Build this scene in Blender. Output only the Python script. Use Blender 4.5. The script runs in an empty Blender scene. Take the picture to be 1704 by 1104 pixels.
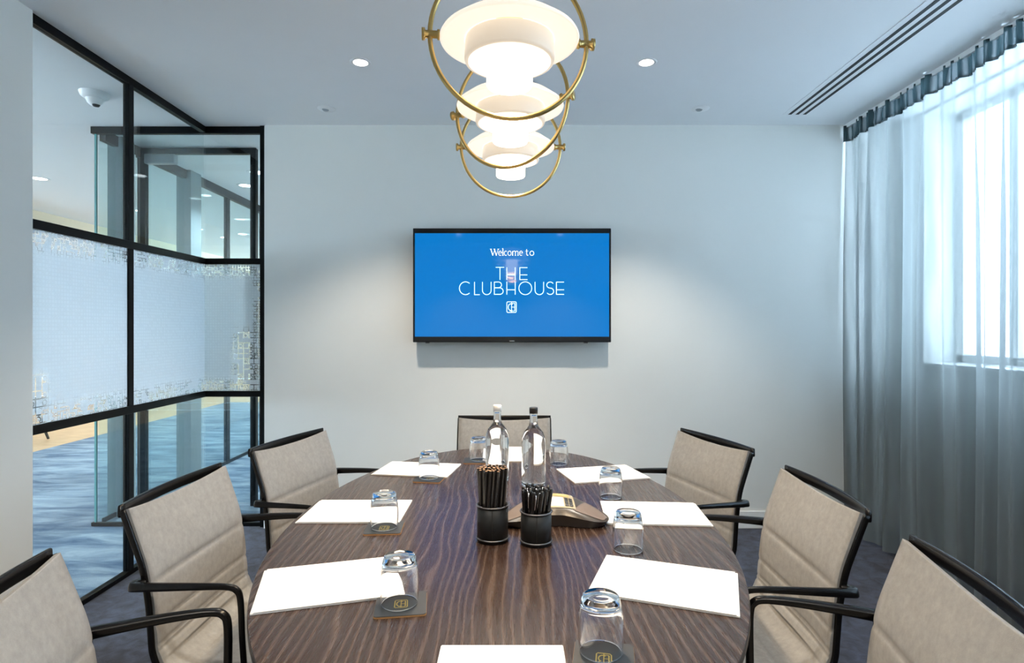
import bpy, bmesh, math, random
from mathutils import Vector, Matrix
PI = math.pi
rnd = random.Random(7)
sc = bpy.context.scene
COL = sc.collection
sin, cos = math.sin, math.cos

# ------------------------------------------------------------------ geometry helpers
class MB:
    """collects shapes, then links them as ONE mesh object"""
    def __init__(s): s.v = []; s.f = []; s.m = []; s.sm = []
    def add(s, vs, fs, mat=0, smooth=False):
        b = len(s.v); s.v += [tuple(v) for v in vs]
        for f in fs:
            s.f.append(tuple(b + i for i in f)); s.m.append(mat); s.sm.append(smooth)
        return s
    def box(s, x0, x1, y0, y1, z0, z1, mat=0):
        vs = [(x0,y0,z0),(x1,y0,z0),(x1,y1,z0),(x0,y1,z0),(x0,y0,z1),(x1,y0,z1),(x1,y1,z1),(x0,y1,z1)]
        return s.add(vs, [(0,3,2,1),(4,5,6,7),(0,1,5,4),(1,2,6,5),(2,3,7,6),(3,0,4,7)], mat)
    def lathe(s, prof, n=32, mat=0, c=(0,0,0), smooth=True, closed=False):
        """prof: list of (r,z) revolved about z; r=0 ends make poles"""
        vs, fs, rings = [], [], []
        for r, z in prof:
            if r < 1e-7: rings.append([len(vs)]); vs.append((c[0], c[1], c[2]+z))
            else:
                rings.append(list(range(len(vs), len(vs)+n)))
                vs += [(c[0]+r*cos(2*PI*k/n), c[1]+r*sin(2*PI*k/n), c[2]+z) for k in range(n)]
        pr = list(zip(rings, rings[1:])) + ([(rings[-1], rings[0])] if closed else [])
        for a, b in pr:
            for k in range(n):
                k2 = (k+1) % n
                if len(a) == 1 and len(b) == 1: continue
                if len(a) == 1: fs.append((a[0], b[k2], b[k]))
                elif len(b) == 1: fs.append((a[k], a[k2], b[0]))
                else: fs.append((a[k], a[k2], b[k2], b[k]))
        return s.add(vs, fs, mat, smooth)
    def tube(s, pts, rad, n=10, mat=0, closed=False, sq=None, up=None, smooth=True):
        """sweep along pts; rad = float/list; sq=(w,h) scales the section, superellipse corners if given"""
        P = [Vector(p) for p in pts]; m = len(P)
        R = rad if isinstance(rad, (list, tuple)) else [rad]*m
        vs, rings = [], []
        prevn = None
        for i, p in enumerate(P):
            if closed: t = P[(i+1) % m] - P[(i-1) % m]
            else: t = P[min(i+1, m-1)] - P[max(i-1, 0)]
            t.normalize()
            if up is not None: a = Vector(up)
            elif prevn is not None: a = prevn
            else: a = Vector((0,0,1)) if abs(t.z) < .9 else Vector((1,0,0))
            nrm = (a - t*a.dot(t)).normalized(); prevn = nrm
            bi = t.cross(nrm)
            ring = []
            for k in range(n):
                an = 2*PI*k/n; ca, sa = cos(an), sin(an)
                if sq:
                    e = .45
                    ca = math.copysign(abs(ca)**e, ca); sa = math.copysign(abs(sa)**e, sa)
                    w, h = (sq[i] if isinstance(sq, list) else sq)
                    o = nrm*(ca*h/2) + bi*(sa*w/2)
                else: o = (nrm*ca + bi*sa)*R[i]
                ring.append(len(vs)); vs.append(p + o)
            rings.append(ring)
        fs = []
        for i in range(m if closed else m-1):
            a, b = rings[i], rings[(i+1) % m]
            for k in range(n):
                k2 = (k+1) % n; fs.append((a[k], a[k2], b[k2], b[k]))
        if not closed: fs.append(tuple(reversed(rings[0]))); fs.append(tuple(rings[-1]))
        return s.add(vs, fs, mat, smooth)
    def prism(s, outline, z0, z1, mat=0):
        n = len(outline)
        vs = [(x,y,z0) for x,y in outline] + [(x,y,z1) for x,y in outline]
        return s.add(vs, [tuple(reversed(range(n))), tuple(range(n,2*n))] + [(i,(i+1)%n,n+(i+1)%n,n+i) for i in range(n)], mat)
    def grid(s, fn, nu, nv, mat=0, smooth=True, flip=False):
        vs = [fn(i/nu, j/nv) for i in range(nu+1) for j in range(nv+1)]
        fs = []
        for i in range(nu):
            for j in range(nv):
                q = (i*(nv+1)+j, (i+1)*(nv+1)+j, (i+1)*(nv+1)+j+1, i*(nv+1)+j+1)
                fs.append(tuple(reversed(q)) if flip else q)
        return s.add(vs, fs, mat, smooth)
    def build(s, name, mats, parent=None, bevel=0, seg=2, fixn=True):
        me = bpy.data.meshes.new(name); me.from_pydata(s.v, [], s.f)
        if not isinstance(mats, (list, tuple)): mats = [mats]
        for m in mats: me.materials.append(m)
        for p, mi, sm in zip(me.polygons, s.m, s.sm): p.material_index = mi; p.use_smooth = sm
        if fixn:
            bm = bmesh.new(); bm.from_mesh(me); bmesh.ops.recalc_face_normals(bm, faces=bm.faces)
            if bevel:
                es = [e for e in bm.edges if len(e.link_faces) == 2 and e.calc_face_angle(0) > .6]
                bmesh.ops.bevel(bm, geom=es, offset=bevel, segments=seg, profile=.5, affect='EDGES', clamp_overlap=True)
            bm.to_mesh(me); bm.free()
        me.update()
        o = bpy.data.objects.new(name, me); COL.objects.link(o)
        if parent: o.parent = parent
        return o

def thing(name, label, cat, loc=(0,0,0), rz=0, group=None):
    o = bpy.data.objects.new(name, None); o.empty_display_size = .05; COL.objects.link(o)
    o.location = loc; o.rotation_euler = (0,0,rz)
    return tag(o, label, cat, group)
def tag(o, label, cat, group=None):
    o['label'] = label; o['category'] = cat
    if group: o['group'] = group
    return o
def structure(o): o['kind'] = 'structure'; return o
def sempty(name):
    o = bpy.data.objects.new(name, None); COL.objects.link(o); return structure(o)
def copy_tree(o, parent=None):
    c = o.copy(); COL.objects.link(c)
    if parent: c.parent = parent
    for ch in list(o.children):
        d = ch.copy(); COL.objects.link(d); d.parent = c
        for g in list(ch.children):
            e = g.copy(); COL.objects.link(e); e.parent = d
    return c

# ------------------------------------------------------------------ material helpers
def mat(name, col=(.8,.8,.8), rough=.5, metal=0, **kw):
    m = bpy.data.materials.new(name); m.use_nodes = True
    b = m.node_tree.nodes['Principled BSDF']
    b.inputs['Base Color'].default_value = (*col, 1); b.inputs['Roughness'].default_value = rough
    b.inputs['Metallic'].default_value = metal
    for k, v in kw.items(): b.inputs[k.replace('_', ' ')].default_value = v
    return m
def nt(m): return m.node_tree, m.node_tree.nodes, m.node_tree.links, m.node_tree.nodes['Principled BSDF']
def coords(m, kind='Object', scale=(1,1,1)):
    t, N, L, b = nt(m)
    tc = N.new('ShaderNodeTexCoord'); mp = N.new('ShaderNodeMapping'); mp.inputs['Scale'].default_value = scale
    L.new(tc.outputs[kind], mp.inputs['Vector']); return mp.outputs['Vector']
def noise(m, vec, scale, detail=3, rough=.5, dist=0):
    t, N, L, b = nt(m); n = N.new('ShaderNodeTexNoise')
    n.inputs['Scale'].default_value = scale; n.inputs['Detail'].default_value = detail
    n.inputs['Roughness'].default_value = rough; n.inputs['Distortion'].default_value = dist
    L.new(vec, n.inputs['Vector']); return n.outputs['Fac']
def ramp(m, fac, stops):
    t, N, L, b = nt(m); r = N.new('ShaderNodeValToRGB'); L.new(fac, r.inputs['Fac'])
    while len(r.color_ramp.elements) < len(stops): r.color_ramp.elements.new(.5)
    for e, (p, c) in zip(r.color_ramp.elements, stops): e.position = p; e.color = (*c, 1) if len(c) == 3 else c
    return r.outputs['Color']
def bump(m, fac, strength=.2, dist=.002):
    t, N, L, b = nt(m); n = N.new('ShaderNodeBump'); n.inputs['Strength'].default_value = strength
    n.inputs['Distance'].default_value = dist
    L.new(fac, n.inputs['Height']); L.new(n.outputs['Normal'], b.inputs['Normal'])
def mathn(m, op, a, b=None, c=None, clamp=False):
    t, N, L, _ = m.node_tree, m.node_tree.nodes, m.node_tree.links, None
    n = N.new('ShaderNodeMath'); n.operation = op; n.use_clamp = clamp
    for i, x in enumerate((a, b, c)):
        if x is None: continue
        if isinstance(x, (int, float)): n.inputs[i].default_value = x
        else: L.new(x, n.inputs[i])
    return n.outputs[0]
def mixcol(m, fac, a, b):
    t, N, L, _ = nt(m); n = N.new('ShaderNodeMix'); n.data_type = 'RGBA'
    if isinstance(fac, float): n.inputs['Factor'].default_value = fac
    else: L.new(fac, n.inputs['Factor'])
    for k, x in ((6, a), (7, b)):
        if isinstance(x, tuple): n.inputs[k].default_value = (*x, 1)
        else: L.new(x, n.inputs[k])
    return n.outputs[2]
def emis(name, col, strength, rough=.5, base=None):
    m = mat(name, base or col, rough); b = m.node_tree.nodes['Principled BSDF']
    b.inputs['Emission Color'].default_value = (*col, 1); b.inputs['Emission Strength'].default_value = strength
    return m

# ---- room surfaces
def plaster(name, col):
    m = mat(name, col, .75)
    v = coords(m); n = noise(m, v, 6, 5); t, N, L, b = nt(m)
    L.new(mixcol(m, n, tuple(c*.985 for c in col), tuple(min(1, c*1.015) for c in col)), b.inputs['Base Color'])
    bump(m, noise(m, v, 260, 2), .04, .001); return m
M_WALL = plaster('wall_paint', (.78, .78, .74))
M_CEIL = plaster('ceiling_paint', (.80, .81, .82))
M_SKIRT = mat('skirting_paint', (.82, .82, .80), .35)
M_BLACK = mat('black_metal_frame', (.002, .0025, .003), .4, 0, Specular_IOR_Level=.15)
M_GREYCOL = plaster('grey_column_paint', (.15, .19, .21))
M_BEIGE = plaster('beige_paint', (.72, .56, .38))

def carpet(name, lo, hi, scale, stretch=(1,1,1), fine=True, pos=(.35,.68)):
    m = mat(name, lo, .95); v = coords(m, scale=stretch); t, N, L, b = nt(m)
    f = noise(m, v, scale, 6, .62, .6)
    c = ramp(m, f, [(pos[0], lo), (pos[1], hi)])
    v2 = coords(m); g = noise(m, v2, 330, 2)
    c2 = mixcol(m, mathn(m, 'MULTIPLY', g, .55), c, tuple(x*.35 for x in lo))
    L.new(c2, b.inputs['Base Color']); bump(m, g, .9, .006)
    b.inputs['Sheen Weight'].default_value = .15; return m
M_CARPET = carpet('room_carpet', (.012, .014, .028), (.070, .088, .155), 16)
M_HALL = carpet('hall_carpet', (.022, .080, .170), (.40, .50, .58), 2.1, (.9, 3.2, 1), pos=(.38, .70))
def wood_floor():
    m = mat('oak_floor', (.55, .36, .2), .4); t, N, L, b = nt(m)
    v = coords(m, scale=(1, 6, 1)); f = noise(m, v, 5, 5)
    L.new(ramp(m, f, [(.3, (.42, .26, .13)), (.7, (.66, .45, .26))]), b.inputs['Base Color']); return m
M_OAK = wood_floor()

# ---- glass
def sheet_glass(name, tint, refl=1.0):
    m = bpy.data.materials.new(name); m.use_nodes = True; N = m.node_tree.nodes; L = m.node_tree.links
    N.remove(N['Principled BSDF'])
    tr = N.new('ShaderNodeBsdfTransparent'); tr.inputs[0].default_value = (*tint, 1)
    gl = N.new('ShaderNodeBsdfGlossy'); gl.inputs['Roughness'].default_value = .0
    lw = N.new('ShaderNodeLayerWeight'); lw.inputs[0].default_value = .5     # Schlick reflectance, same on both faces
    mx = N.new('ShaderNodeMixShader')
    p5 = mathn(m, 'POWER', lw.outputs['Facing'], 5.0)
    L.new(mathn(m, 'MULTIPLY', mathn(m, 'ADD', mathn(m, 'MULTIPLY', p5, .96), .04), refl), mx.inputs[0])
    L.new(tr.outputs[0], mx.inputs[1]); L.new(gl.outputs[0], mx.inputs[2]); L.new(mx.outputs[0], N['Material Output'].inputs[0])
    return m
M_PANE = sheet_glass('partition_glass', (.945, .98, .982))
M_PANEG = sheet_glass('green_edge_glass', (.90, .97, .965))
M_WPANE = sheet_glass('window_glass', (.97, .99, 1), .6)
M_GLASS = mat('clear_glass', (1,1,1), .0, 0, IOR=1.48, Transmission_Weight=1.0)
M_WATER = mat('water_filled_glass', (.97, .99, 1), .0, 0, IOR=1.38, Transmission_Weight=1.0)
M_EDGEG = mat('glass_cut_edge', (.12, .34, .34), .15)

def film_mat():
    """etched film: milky sheet, with a clear maze of lines, arcs and bars near its borders"""
    m = bpy.data.materials.new('etched_film'); m.use_nodes = True; N = m.node_tree.nodes; L = m.node_tree.links
    P = N['Principled BSDF']; P.inputs['Base Color'].default_value = (.86, .89, .90, 1); P.inputs['Roughness'].default_value = .5
    tc = N.new('ShaderNodeTexCoord'); sp = N.new('ShaderNodeSeparateXYZ'); L.new(tc.outputs['Object'], sp.inputs[0])
    X, Y, Z = sp.outputs
    u = mathn(m, 'ADD', X, Y)                      # runs along either sheet
    def lines(cell, wid, keep, seed):
        cu = mathn(m, 'DIVIDE', u, cell); cz = mathn(m, 'DIVIDE', Z, cell)
        fu = mathn(m, 'FRACT', cu); fz = mathn(m, 'FRACT', cz)
        iu = mathn(m, 'FLOOR', cu); iz = mathn(m, 'FLOOR', cz)
        cb = N.new('ShaderNodeCombineXYZ'); L.new(iu, cb.inputs[0]); L.new(iz, cb.inputs[1]); cb.inputs[2].default_value = seed
        wn = N.new('ShaderNodeTexWhiteNoise'); L.new(cb.outputs[0], wn.inputs['Vector'])
        s2 = N.new('ShaderNodeSeparateColor'); L.new(wn.outputs['Color'], s2.inputs[0])
        a = mathn(m, 'MULTIPLY', mathn(m, 'LESS_THAN', fu, wid), mathn(m, 'LESS_THAN', s2.outputs[0], keep))
        b = mathn(m, 'MULTIPLY', mathn(m, 'LESS_THAN', fz, wid), mathn(m, 'LESS_THAN', s2.outputs[1], keep))
        du = mathn(m, 'SUBTRACT', fu, .5); dz = mathn(m, 'SUBTRACT', fz, .5)
        r = mathn(m, 'SQRT', mathn(m, 'ADD', mathn(m, 'MULTIPLY', du, du), mathn(m, 'MULTIPLY', dz, dz)))
        ring = mathn(m, 'LESS_THAN', mathn(m, 'ABSOLUTE', mathn(m, 'SUBTRACT', r, .33)), wid*.5)
        c = mathn(m, 'MULTIPLY', ring, mathn(m, 'LESS_THAN', s2.outputs[2], .3))
        return mathn(m, 'MAXIMUM', mathn(m, 'MAXIMUM', a, b), c)
    big = lines(.034, .16, .72, 1.0); small = lines(.017, .2, .6, 5.0)
    def near(val, centre, half, soft):     # 1 inside centre+-half, falling to 0 over soft
        d = mathn(m, 'ABSOLUTE', mathn(m, 'SUBTRACT', val, centre))
        return mathn(m, 'SUBTRACT', 1.0, mathn(m, 'DIVIDE', mathn(m, 'SUBTRACT', d, half), soft), clamp=True)
    top = near(Z, 1.665, .02, .045); bot = near(Z, .915, .02, .045)
    zone_s = mathn(m, 'MAXIMUM', top, bot)
    # dense dark patches: near the white wall end low down, and near the far right end low down
    p1 = mathn(m, 'MULTIPLY', near(u, -2.01+2.42, .07, .05), near(Z, .96, .10, .06))
    p2 = mathn(m, 'MULTIPLY', near(u, -1.74+3.80, .06, .05), near(Z, 1.08, .17, .06))
    zone_b = mathn(m, 'MAXIMUM', p1, p2)
    brd = near(u, -1.66+3.80, .025, .02)
    nz = N.new('ShaderNodeTexNoise'); nz.inputs['Scale'].default_value = 9; L.new(tc.outputs['Object'], nz.inputs['Vector'])
    rag = mathn(m, 'GREATER_THAN', nz.outputs['Fac'], .42)
    clear = mathn(m, 'MAXIMUM', mathn(m, 'MULTIPLY', small, mathn(m, 'MULTIPLY', mathn(m, 'MAXIMUM', zone_s, brd), rag)), mathn(m, 'MULTIPLY', big, zone_b))
    faint = mathn(m, 'MULTIPLY', lines(.017, .3, 1.0, 3.0), .07)
    alpha = mathn(m, 'SUBTRACT', mathn(m, 'SUBTRACT', .90, mathn(m, 'MULTIPLY', clear, .78)), faint, clamp=True)
    tl = N.new('ShaderNodeBsdfTranslucent'); tl.inputs[0].default_value = (.66, .71, .75, 1)
    m1 = N.new('ShaderNodeMixShader'); m1.inputs[0].default_value = .55; L.new(P.outputs[0], m1.inputs[1]); L.new(tl.outputs[0], m1.inputs[2])
    tr = N.new('ShaderNodeBsdfTransparent'); m2 = N.new('ShaderNodeMixShader'); L.new(alpha, m2.inputs[0])
    L.new(tr.outputs[0], m2.inputs[1]); L.new(m1.outputs[0], m2.inputs[2]); L.new(m2.outputs[0], N['Material Output'].inputs[0])
    return m
M_FILM = film_mat()

def sheer(name, col, trans, weave):
    m = bpy.data.materials.new(name); m.use_nodes = True; N = m.node_tree.nodes; L = m.node_tree.links
    P = N['Principled BSDF']; P.inputs['Base Color'].default_value = (*col, 1); P.inputs['Roughness'].default_value = .8
    tl = N.new('ShaderNodeBsdfTranslucent'); tl.inputs[0].default_value = (*[min(1, c*1.15) for c in col], 1)
    m1 = N.new('ShaderNodeMixShader'); m1.inputs[0].default_value = .42; L.new(P.outputs[0], m1.inputs[1]); L.new(tl.outputs[0], m1.inputs[2])
    tr = N.new('ShaderNodeBsdfTransparent')
    tc = N.new('ShaderNodeTexCoord'); mp = N.new('ShaderNodeMapping'); mp.inputs['Scale'].default_value = (1, 1, .25); L.new(tc.outputs['Object'], mp.inputs[0])
    wv = N.new('ShaderNodeTexWave'); wv.inputs['Scale'].default_value = weave; wv.inputs['Distortion'].default_value = 6; wv.inputs['Detail Scale'].default_value = 1.2
    L.new(mp.outputs[0], wv.inputs['Vector'])
    a = mathn(m, 'ADD', 1-trans, mathn(m, 'MULTIPLY', mathn(m, 'SUBTRACT', wv.outputs['Fac'], .5), .10), clamp=True)
    # seen edge-on the weave closes up
    lw = N.new('ShaderNodeLayerWeight'); lw.inputs[0].default_value = .35
    a = mathn(m, 'ADD', a, mathn(m, 'MULTIPLY', lw.outputs['Facing'], .30), clamp=True)
    m2 = N.new('ShaderNodeMixShader'); L.new(a, m2.inputs[0]); L.new(tr.outputs[0], m2.inputs[1]); L.new(m1.outputs[0], m2.inputs[2])
    L.new(m2.outputs[0], N['Material Output'].inputs[0]); return m
M_SHEER = sheer('sheer_voile', (.165, .18, .175), .21, 5)
M_HEADING = sheer('curtain_heading_fabric', (.022, .038, .042), .04, 8)

# ---- furniture and small things
def table_wood():
    m = mat('dark_oak_veneer', (.06, .04, .03), .3); t, N, L, b = nt(m)
    v = coords(m, scale=(1, .16, 1))
    wv = N.new('ShaderNodeTexWave'); wv.wave_type = 'BANDS'; wv.bands_direction = 'X'; wv.inputs['Scale'].default_value = 15
    wv.inputs['Distortion'].default_value = 19; wv.inputs['Detail'].default_value = 2.5; wv.inputs['Detail Scale'].default_value = .62; wv.inputs['Detail Roughness'].default_value = .4
    L.new(v, wv.inputs['Vector'])
    v2 = coords(m, scale=(1, .035, 1)); pore = noise(m, v2, 420, 2, .6); big = noise(m, v, 2.2, 2)
    c = ramp(m, wv.outputs['Fac'], [(0, (.026, .014, .010)), (.74, (.034, .019, .013)), (.95, (.098, .066, .051)), (1, (.12, .083, .066))])
    c2 = mixcol(m, mathn(m, 'MULTIPLY', pore, .75), c, (.022, .013, .011))
    c3 = mixcol(m, mathn(m, 'MULTIPLY', big, .30), c2, (.060, .030, .020))
    L.new(c3, b.inputs['Base Color'])
    L.new(mathn(m, 'ADD', .20, mathn(m, 'MULTIPLY', pore, .16)), b.inputs['Roughness'])
    bump(m, pore, .12, .0006); b.inputs['Coat Weight'].default_value = .25; b.inputs['Coat Roughness'].default_value = .12
    return m
M_TABLE = table_wood()
M_TEDGE = mat('table_edge_band', (.02, .014, .012), .35)
def fabric():
    m = mat('grey_chair_fabric', (.36, .34, .31), .9); t, N, L, b = nt(m)
    v = coords(m); f = noise(m, v, 60, 5, .65); g = noise(m, v, 900, 2)
    c = ramp(m, f, [(.3, (.24, .24, .238)), (.7, (.33, .328, .32))])
    L.new(mixcol(m, mathn(m, 'MULTIPLY', g, .35), c, (.17, .165, .155)), b.inputs['Base Color'])
    bump(m, g, .4, .001); b.inputs['Sheen Weight'].default_value = .12; return m
M_FABRIC = fabric()
M_CHAIRB = mat('black_lacquered_aluminium', (.0035, .0035, .004), .25, 0, Specular_IOR_Level=.32)
M_PAPER = mat('white_paper', (.90, .89, .87), .6)
M_PAPERE = mat('paper_block_edge', (.75, .74, .72), .7)
M_BRASS = mat('brushed_brass', (.62, .43, .16), .28, 1)
M_GOLD = mat('gold_print', (.62, .47, .12), .4, .6)
M_SLATE = mat('charcoal_coaster_leather', (.035, .04, .045), .45)
M_CORK = mat('tan_coaster_edge', (.36, .19, .07), .6)
M_LEATHER = mat('black_leather', (.009, .010, .011), .5, 0, Specular_IOR_Level=.3)
M_RIM = mat('dark_rim_metal', (.16, .16, .17), .3, .8)
M_PENCIL = mat('black_pencil_lacquer', (.014, .013, .013), .3)
M_PWOOD = mat('pencil_wood', (.34, .20, .11), .7)
M_PENB = mat('black_glossy_pen', (.008, .008, .009), .14)
M_CHROME = mat('chrome', (.75, .75, .76), .12, 1)
M_WCAP = mat('white_bottle_cap', (.85, .85, .84), .4)
M_BCAP = mat('black_bottle_cap', (.012, .012, .013), .35)
M_PHONE = mat('phone_dark_plastic', (.030, .024, .020), .32)
M_GRILLE = mat('phone_speaker_cloth', (.115, .085, .07), .55)
M_PBEZ = mat('phone_pale_bezel', (.30, .26, .17), .4)
M_LCD = emis('phone_display', (.75, .58, .20), .22, .2, (.35, .28, .10))
M_KEYS = mat('phone_white_keypad', (.82, .80, .75), .5)
M_KEYB = mat('phone_black_key', (.02, .02, .02), .4)
M_TVB = mat('glossy_black_plastic', (.004, .005, .007), .12)
M_TVS = emis('tv_screen', (.0, .160, .50), .85, .05, (.0, .01, .03))
M_TVT = emis('tv_lettering', (.55, .80, .78), 1.0, .3)
M_TVT2 = emis('tv_cream_lettering', (.85, .83, .68), 1.0, .3)
OPAL = (1.0, .80, .56)
M_OPAL1 = emis('opal_glass_outer', (1, .86, .70), .62, .3, (.6, .56, .5))
M_OPAL2 = emis('opal_glass_middle', (1, .82, .62), .38, .3, (.5, .46, .40))
M_OPAL2B = emis('opal_glass_underside', (1, .87, .69), 1.5, .3, (.6, .56, .5))
M_OPAL3 = emis('opal_glass_diffuser', (1, .88, .70), 4, .3, (.8, .8, .8))
M_LED = emis('downlight_lens', (1, .95, .87), 9)
M_LEDH = emis('hall_downlight_lens', (.95, .98, 1), 7)
M_WHITEP = mat('white_plastic', (.8, .8, .8), .4)
M_DARKHOLE = mat('dark_recess', (.01, .012, .014), .6)
M_GREYM = mat('grey_metal', (.33, .36, .38), .35, .4)

# ------------------------------------------------------------------ dimensions (metres; camera at x=0,y=0)
CZ, H = 1.287, 2.60
XL, XR = -2.01, 2.50
YB, YN = 3.757, -1.6

# ------------------------------------------------------------------ the room
structure(MB().box(XL, XR, YN, YB+.3, -.05, 0).build('floor', M_CARPET))
structure(MB().box(-9, 3.2, YN, 16, H, H+.1).build('ceiling', M_CEIL))
structure(MB().box(-1.60, XR+.3, YB, YB+.15, 0, H).build('wall_back', M_WALL))
structure(MB().box(-1.60, 2.47, YB-.012, YB-.0005, .0, .112).build('baseboard_back', M_SKIRT, bevel=.003))
structure(MB().box(XL-.12, XL+.03, YN, 2.405, 0, H).build('wall_left', M_WALL))
structure(MB().box(XL-.12, XR+.3, YN-.12, YN, 0, H).build('wall_near', M_WALL))
structure(MB().box(XL+.03, XL+.042, YN, 2.405, 0, .112).build('baseboard_left', M_SKIRT, bevel=.003))
# window wall behind the curtain
W0, W1, WS, WT = -.6, 3.55, 1.07, 2.585
wr = MB()
wr.box(XR, XR+.3, YN, YB, 0, WS); wr.box(XR, XR+.3, YN, YB, WT, H); wr.box(XR, XR+.3, YN, W0, WS, WT); wr.box(XR, XR+.3, W1, YB, WS, WT)
structure(wr.build('wall_right', M_WALL))
wn = sempty('window_1')
MB().box(XR-.03, XR+.20, W0-.02, W1+.0, WS-.02, WS+.012).build('window_sill', M_SKIRT, wn, bevel=.004)
fr = MB()
fx0, fx1 = XR+.20, XR+.26
fr.box(fx0, fx1, W0, W1, WS+.012, WS+.06); fr.box(fx0, fx1, W0, W1, WT-.05, WT)
for y in (W0+.025, .35, 1.3, 2.2, 3.15, W1-.02): fr.box(fx0, fx1, y-.035, y+.02, WS+.012, WT)
fr.build('window_frame', M_SKIRT, wn, bevel=.003)
MB().box(fx0+.025, fx0+.031, W0, W1, WS+.012, WT).build('window_pane', M_WPANE, wn)

# glazed partition: long side panes, then a short return in line with the back wall
gp = sempty('window_2')
T = .035
YG = 3.80
Z1, Z2 = .862, 1.724       # rails
f = MB()
def bar_y(x, y0, y1, z, w=T, h=T): f.box(x-w/2, x+w/2, y0, y1, z-h/2, z+h/2)
bar_y(XL, 2.405, YG+T/2, H-.02, T, .04); bar_y(XL, 2.405, YG+T/2, .012, T, .024)
f.build('side_rail', M_BLACK, gp, bevel=.002)
for z in (Z1, Z2):
    f = MB(); bar_y(XL, 2.405, YG, z, T, .040); f.build('middle_rail', M_BLACK, gp, bevel=.002)
    f = MB(); f.box(XL, -1.60, YG-T/2, YG+T/2, z-.019, z+.019); f.build('middle_rail', M_BLACK, gp, bevel=.002)
MB().box(XL-.016, XL+.016, 3.05-.02, 3.05+.02, .0, H).build('post', M_BLACK, gp, bevel=.002)
MB().box(-1.635, -1.60, YG-.03, YG+.03, 0, H).build('post', M_BLACK, gp, bevel=.002)
MB().box(-2.74, -1.60, YG-T/2, YG+T/2, H-.045, H).build('head_rail', M_BLACK, gp, bevel=.002)
MB().box(-2.74, -1.60, YG-.012, YG+.012, 0, .024).build('sill_rail', M_BLACK, gp, bevel=.002)
for (a, b) in ((2.405, 3.03), (3.07, YG)):
    for (z0, z1) in ((.024, Z1-.02), (Z1+.02, Z2-.02), (Z2+.02, H-.04)):
        MB().box(XL-.005, XL+.005, a, b, z0, z1).build('glass_pane', M_PANE, gp)
    MB().box(XL+.0055, XL+.0062, a, b, Z1+.02, Z2-.02).build('etched_film', M_FILM, gp)
for (z0, z1) in ((.024, Z1-.02), (Z1+.02, Z2-.02), (Z2+.02, H-.045)):
    MB().box(XL+.006, -1.635, YG-.005, YG+.005, z0, z1).build('glass_pane', M_PANE, gp)
MB().box(XL+.006, -1.635, YG-.0062, YG-.0055, Z1+.02, Z2-.02).build('etched_film', M_FILM, gp)
# the screen carries on behind the side panes
MB().box(-2.71, XL-.006, YG-.005, YG+.005, .024, H-.045).build('glass_pane', M_PANE, gp)
MB().box(-2.722, -2.71, YG-.006, YG+.006, .0, H-.045).build('glass_edge', M_EDGEG, gp)

# hall beyond
structure(MB().box(-5.0, XL-.0, YN, 10.2, -.05, -.002).box(XL, -1.3, YB+.3, 10.2, -.05, -.002).build('floor_hall', M_HALL))
structure(MB().box(-9, -5.0, YN, 10.2, -.05, -.002).box(-9, -1.3, 10.2, 15, -.05, -.002).build('floor_oak', M_OAK))
structure(MB().box(-9, -1.3, 15, 15.12, 0, H).build('wall_far', M_BEIGE))
hw = MB(); hw.box(-9.1, -9, YN, 15, 0, .6).box(-9.1, -9, YN, 15, 2.2, H).box(-9.1, -9, 5.4, 15, .6, 2.2)
for y in (YN, .6, 3.0): hw.box(-9.1, -9, y, y+.2, .6, 2.2)
structure(hw.build('wall_hall', M_BEIGE))
structure(MB().box(-5.45, -5.3, YN, 15, 2.44, H).build('ceiling_bulkhead', M_BEIGE))
structure(MB().box(-9, XL-.12, YN-.12, YN, 0, H).build('wall_hall_near', M_WALL))
structure(MB().box(-1.60, -1.48, YB+.15, 10.2, 0, H).build('wall_lobby', M_WALL))
# corridor glazing running away from the screen
cg = sempty('window_3')
MB().box(-2.735, -2.695, 3.86, 9.5, H-.07, H).build('head_rail', M_BLACK, cg)
MB().box(-2.72, -2.71, 3.86, 9.5, 0, .03).build('sill_rail', M_BLACK, cg)
for (y, w, d, mt) in ((4.05, .13, .12, M_GREYCOL), (4.15, .05, .06, M_WHITEP), (4.28, .05, .06, M_BLACK), (4.90, .16, .14, M_GREYCOL), (5.55, .06, .05, M_BLACK), (6.32, .06, .05, M_BLACK), (7.4, .06, .05, M_BLACK)):
    MB().box(-2.73-d/2+.02, -2.73+d/2, y-w/2, y+w/2, 0, H-.001).build('mullion', mt, cg)
MB().box(-2.719, -2.711, 3.83, 9.5, .03, H-.07).build('glass_pane', M_PANEG, cg)
# glazed door frame in the corridor
dg = sempty('door_1')
d = MB(); d.box(-2.66, -1.86, 4.22, 4.26, H-.045, H-.005); d.build('door_head', M_BLACK, dg)
MB().box(-1.90, -1.86, 4.22, 4.26, 0, H-.045).build('door_post', M_BLACK, dg)
MB().box(-2.69, -2.66, 4.22, 4.26, 0, H-.005).build('door_post', M_BLACK, dg)
MB().box(-2.66, -1.90, 4.235, 4.245, .02, H-.045).build('door_glass', M_PANE, dg)
MB().box(-2.64, -2.42, 4.17, 4.22, H-.13, H-.06).build('door_closer', M_GREYM, dg, bevel=.008)
tb = MB().tube([(-1.98,4.21,.95),(-1.98,4.17,.95),(-1.98,4.17,1.25),(-1.98,4.21,1.25)], .009, 8); tb.build('door_handle', M_GREYM, dg)

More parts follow.
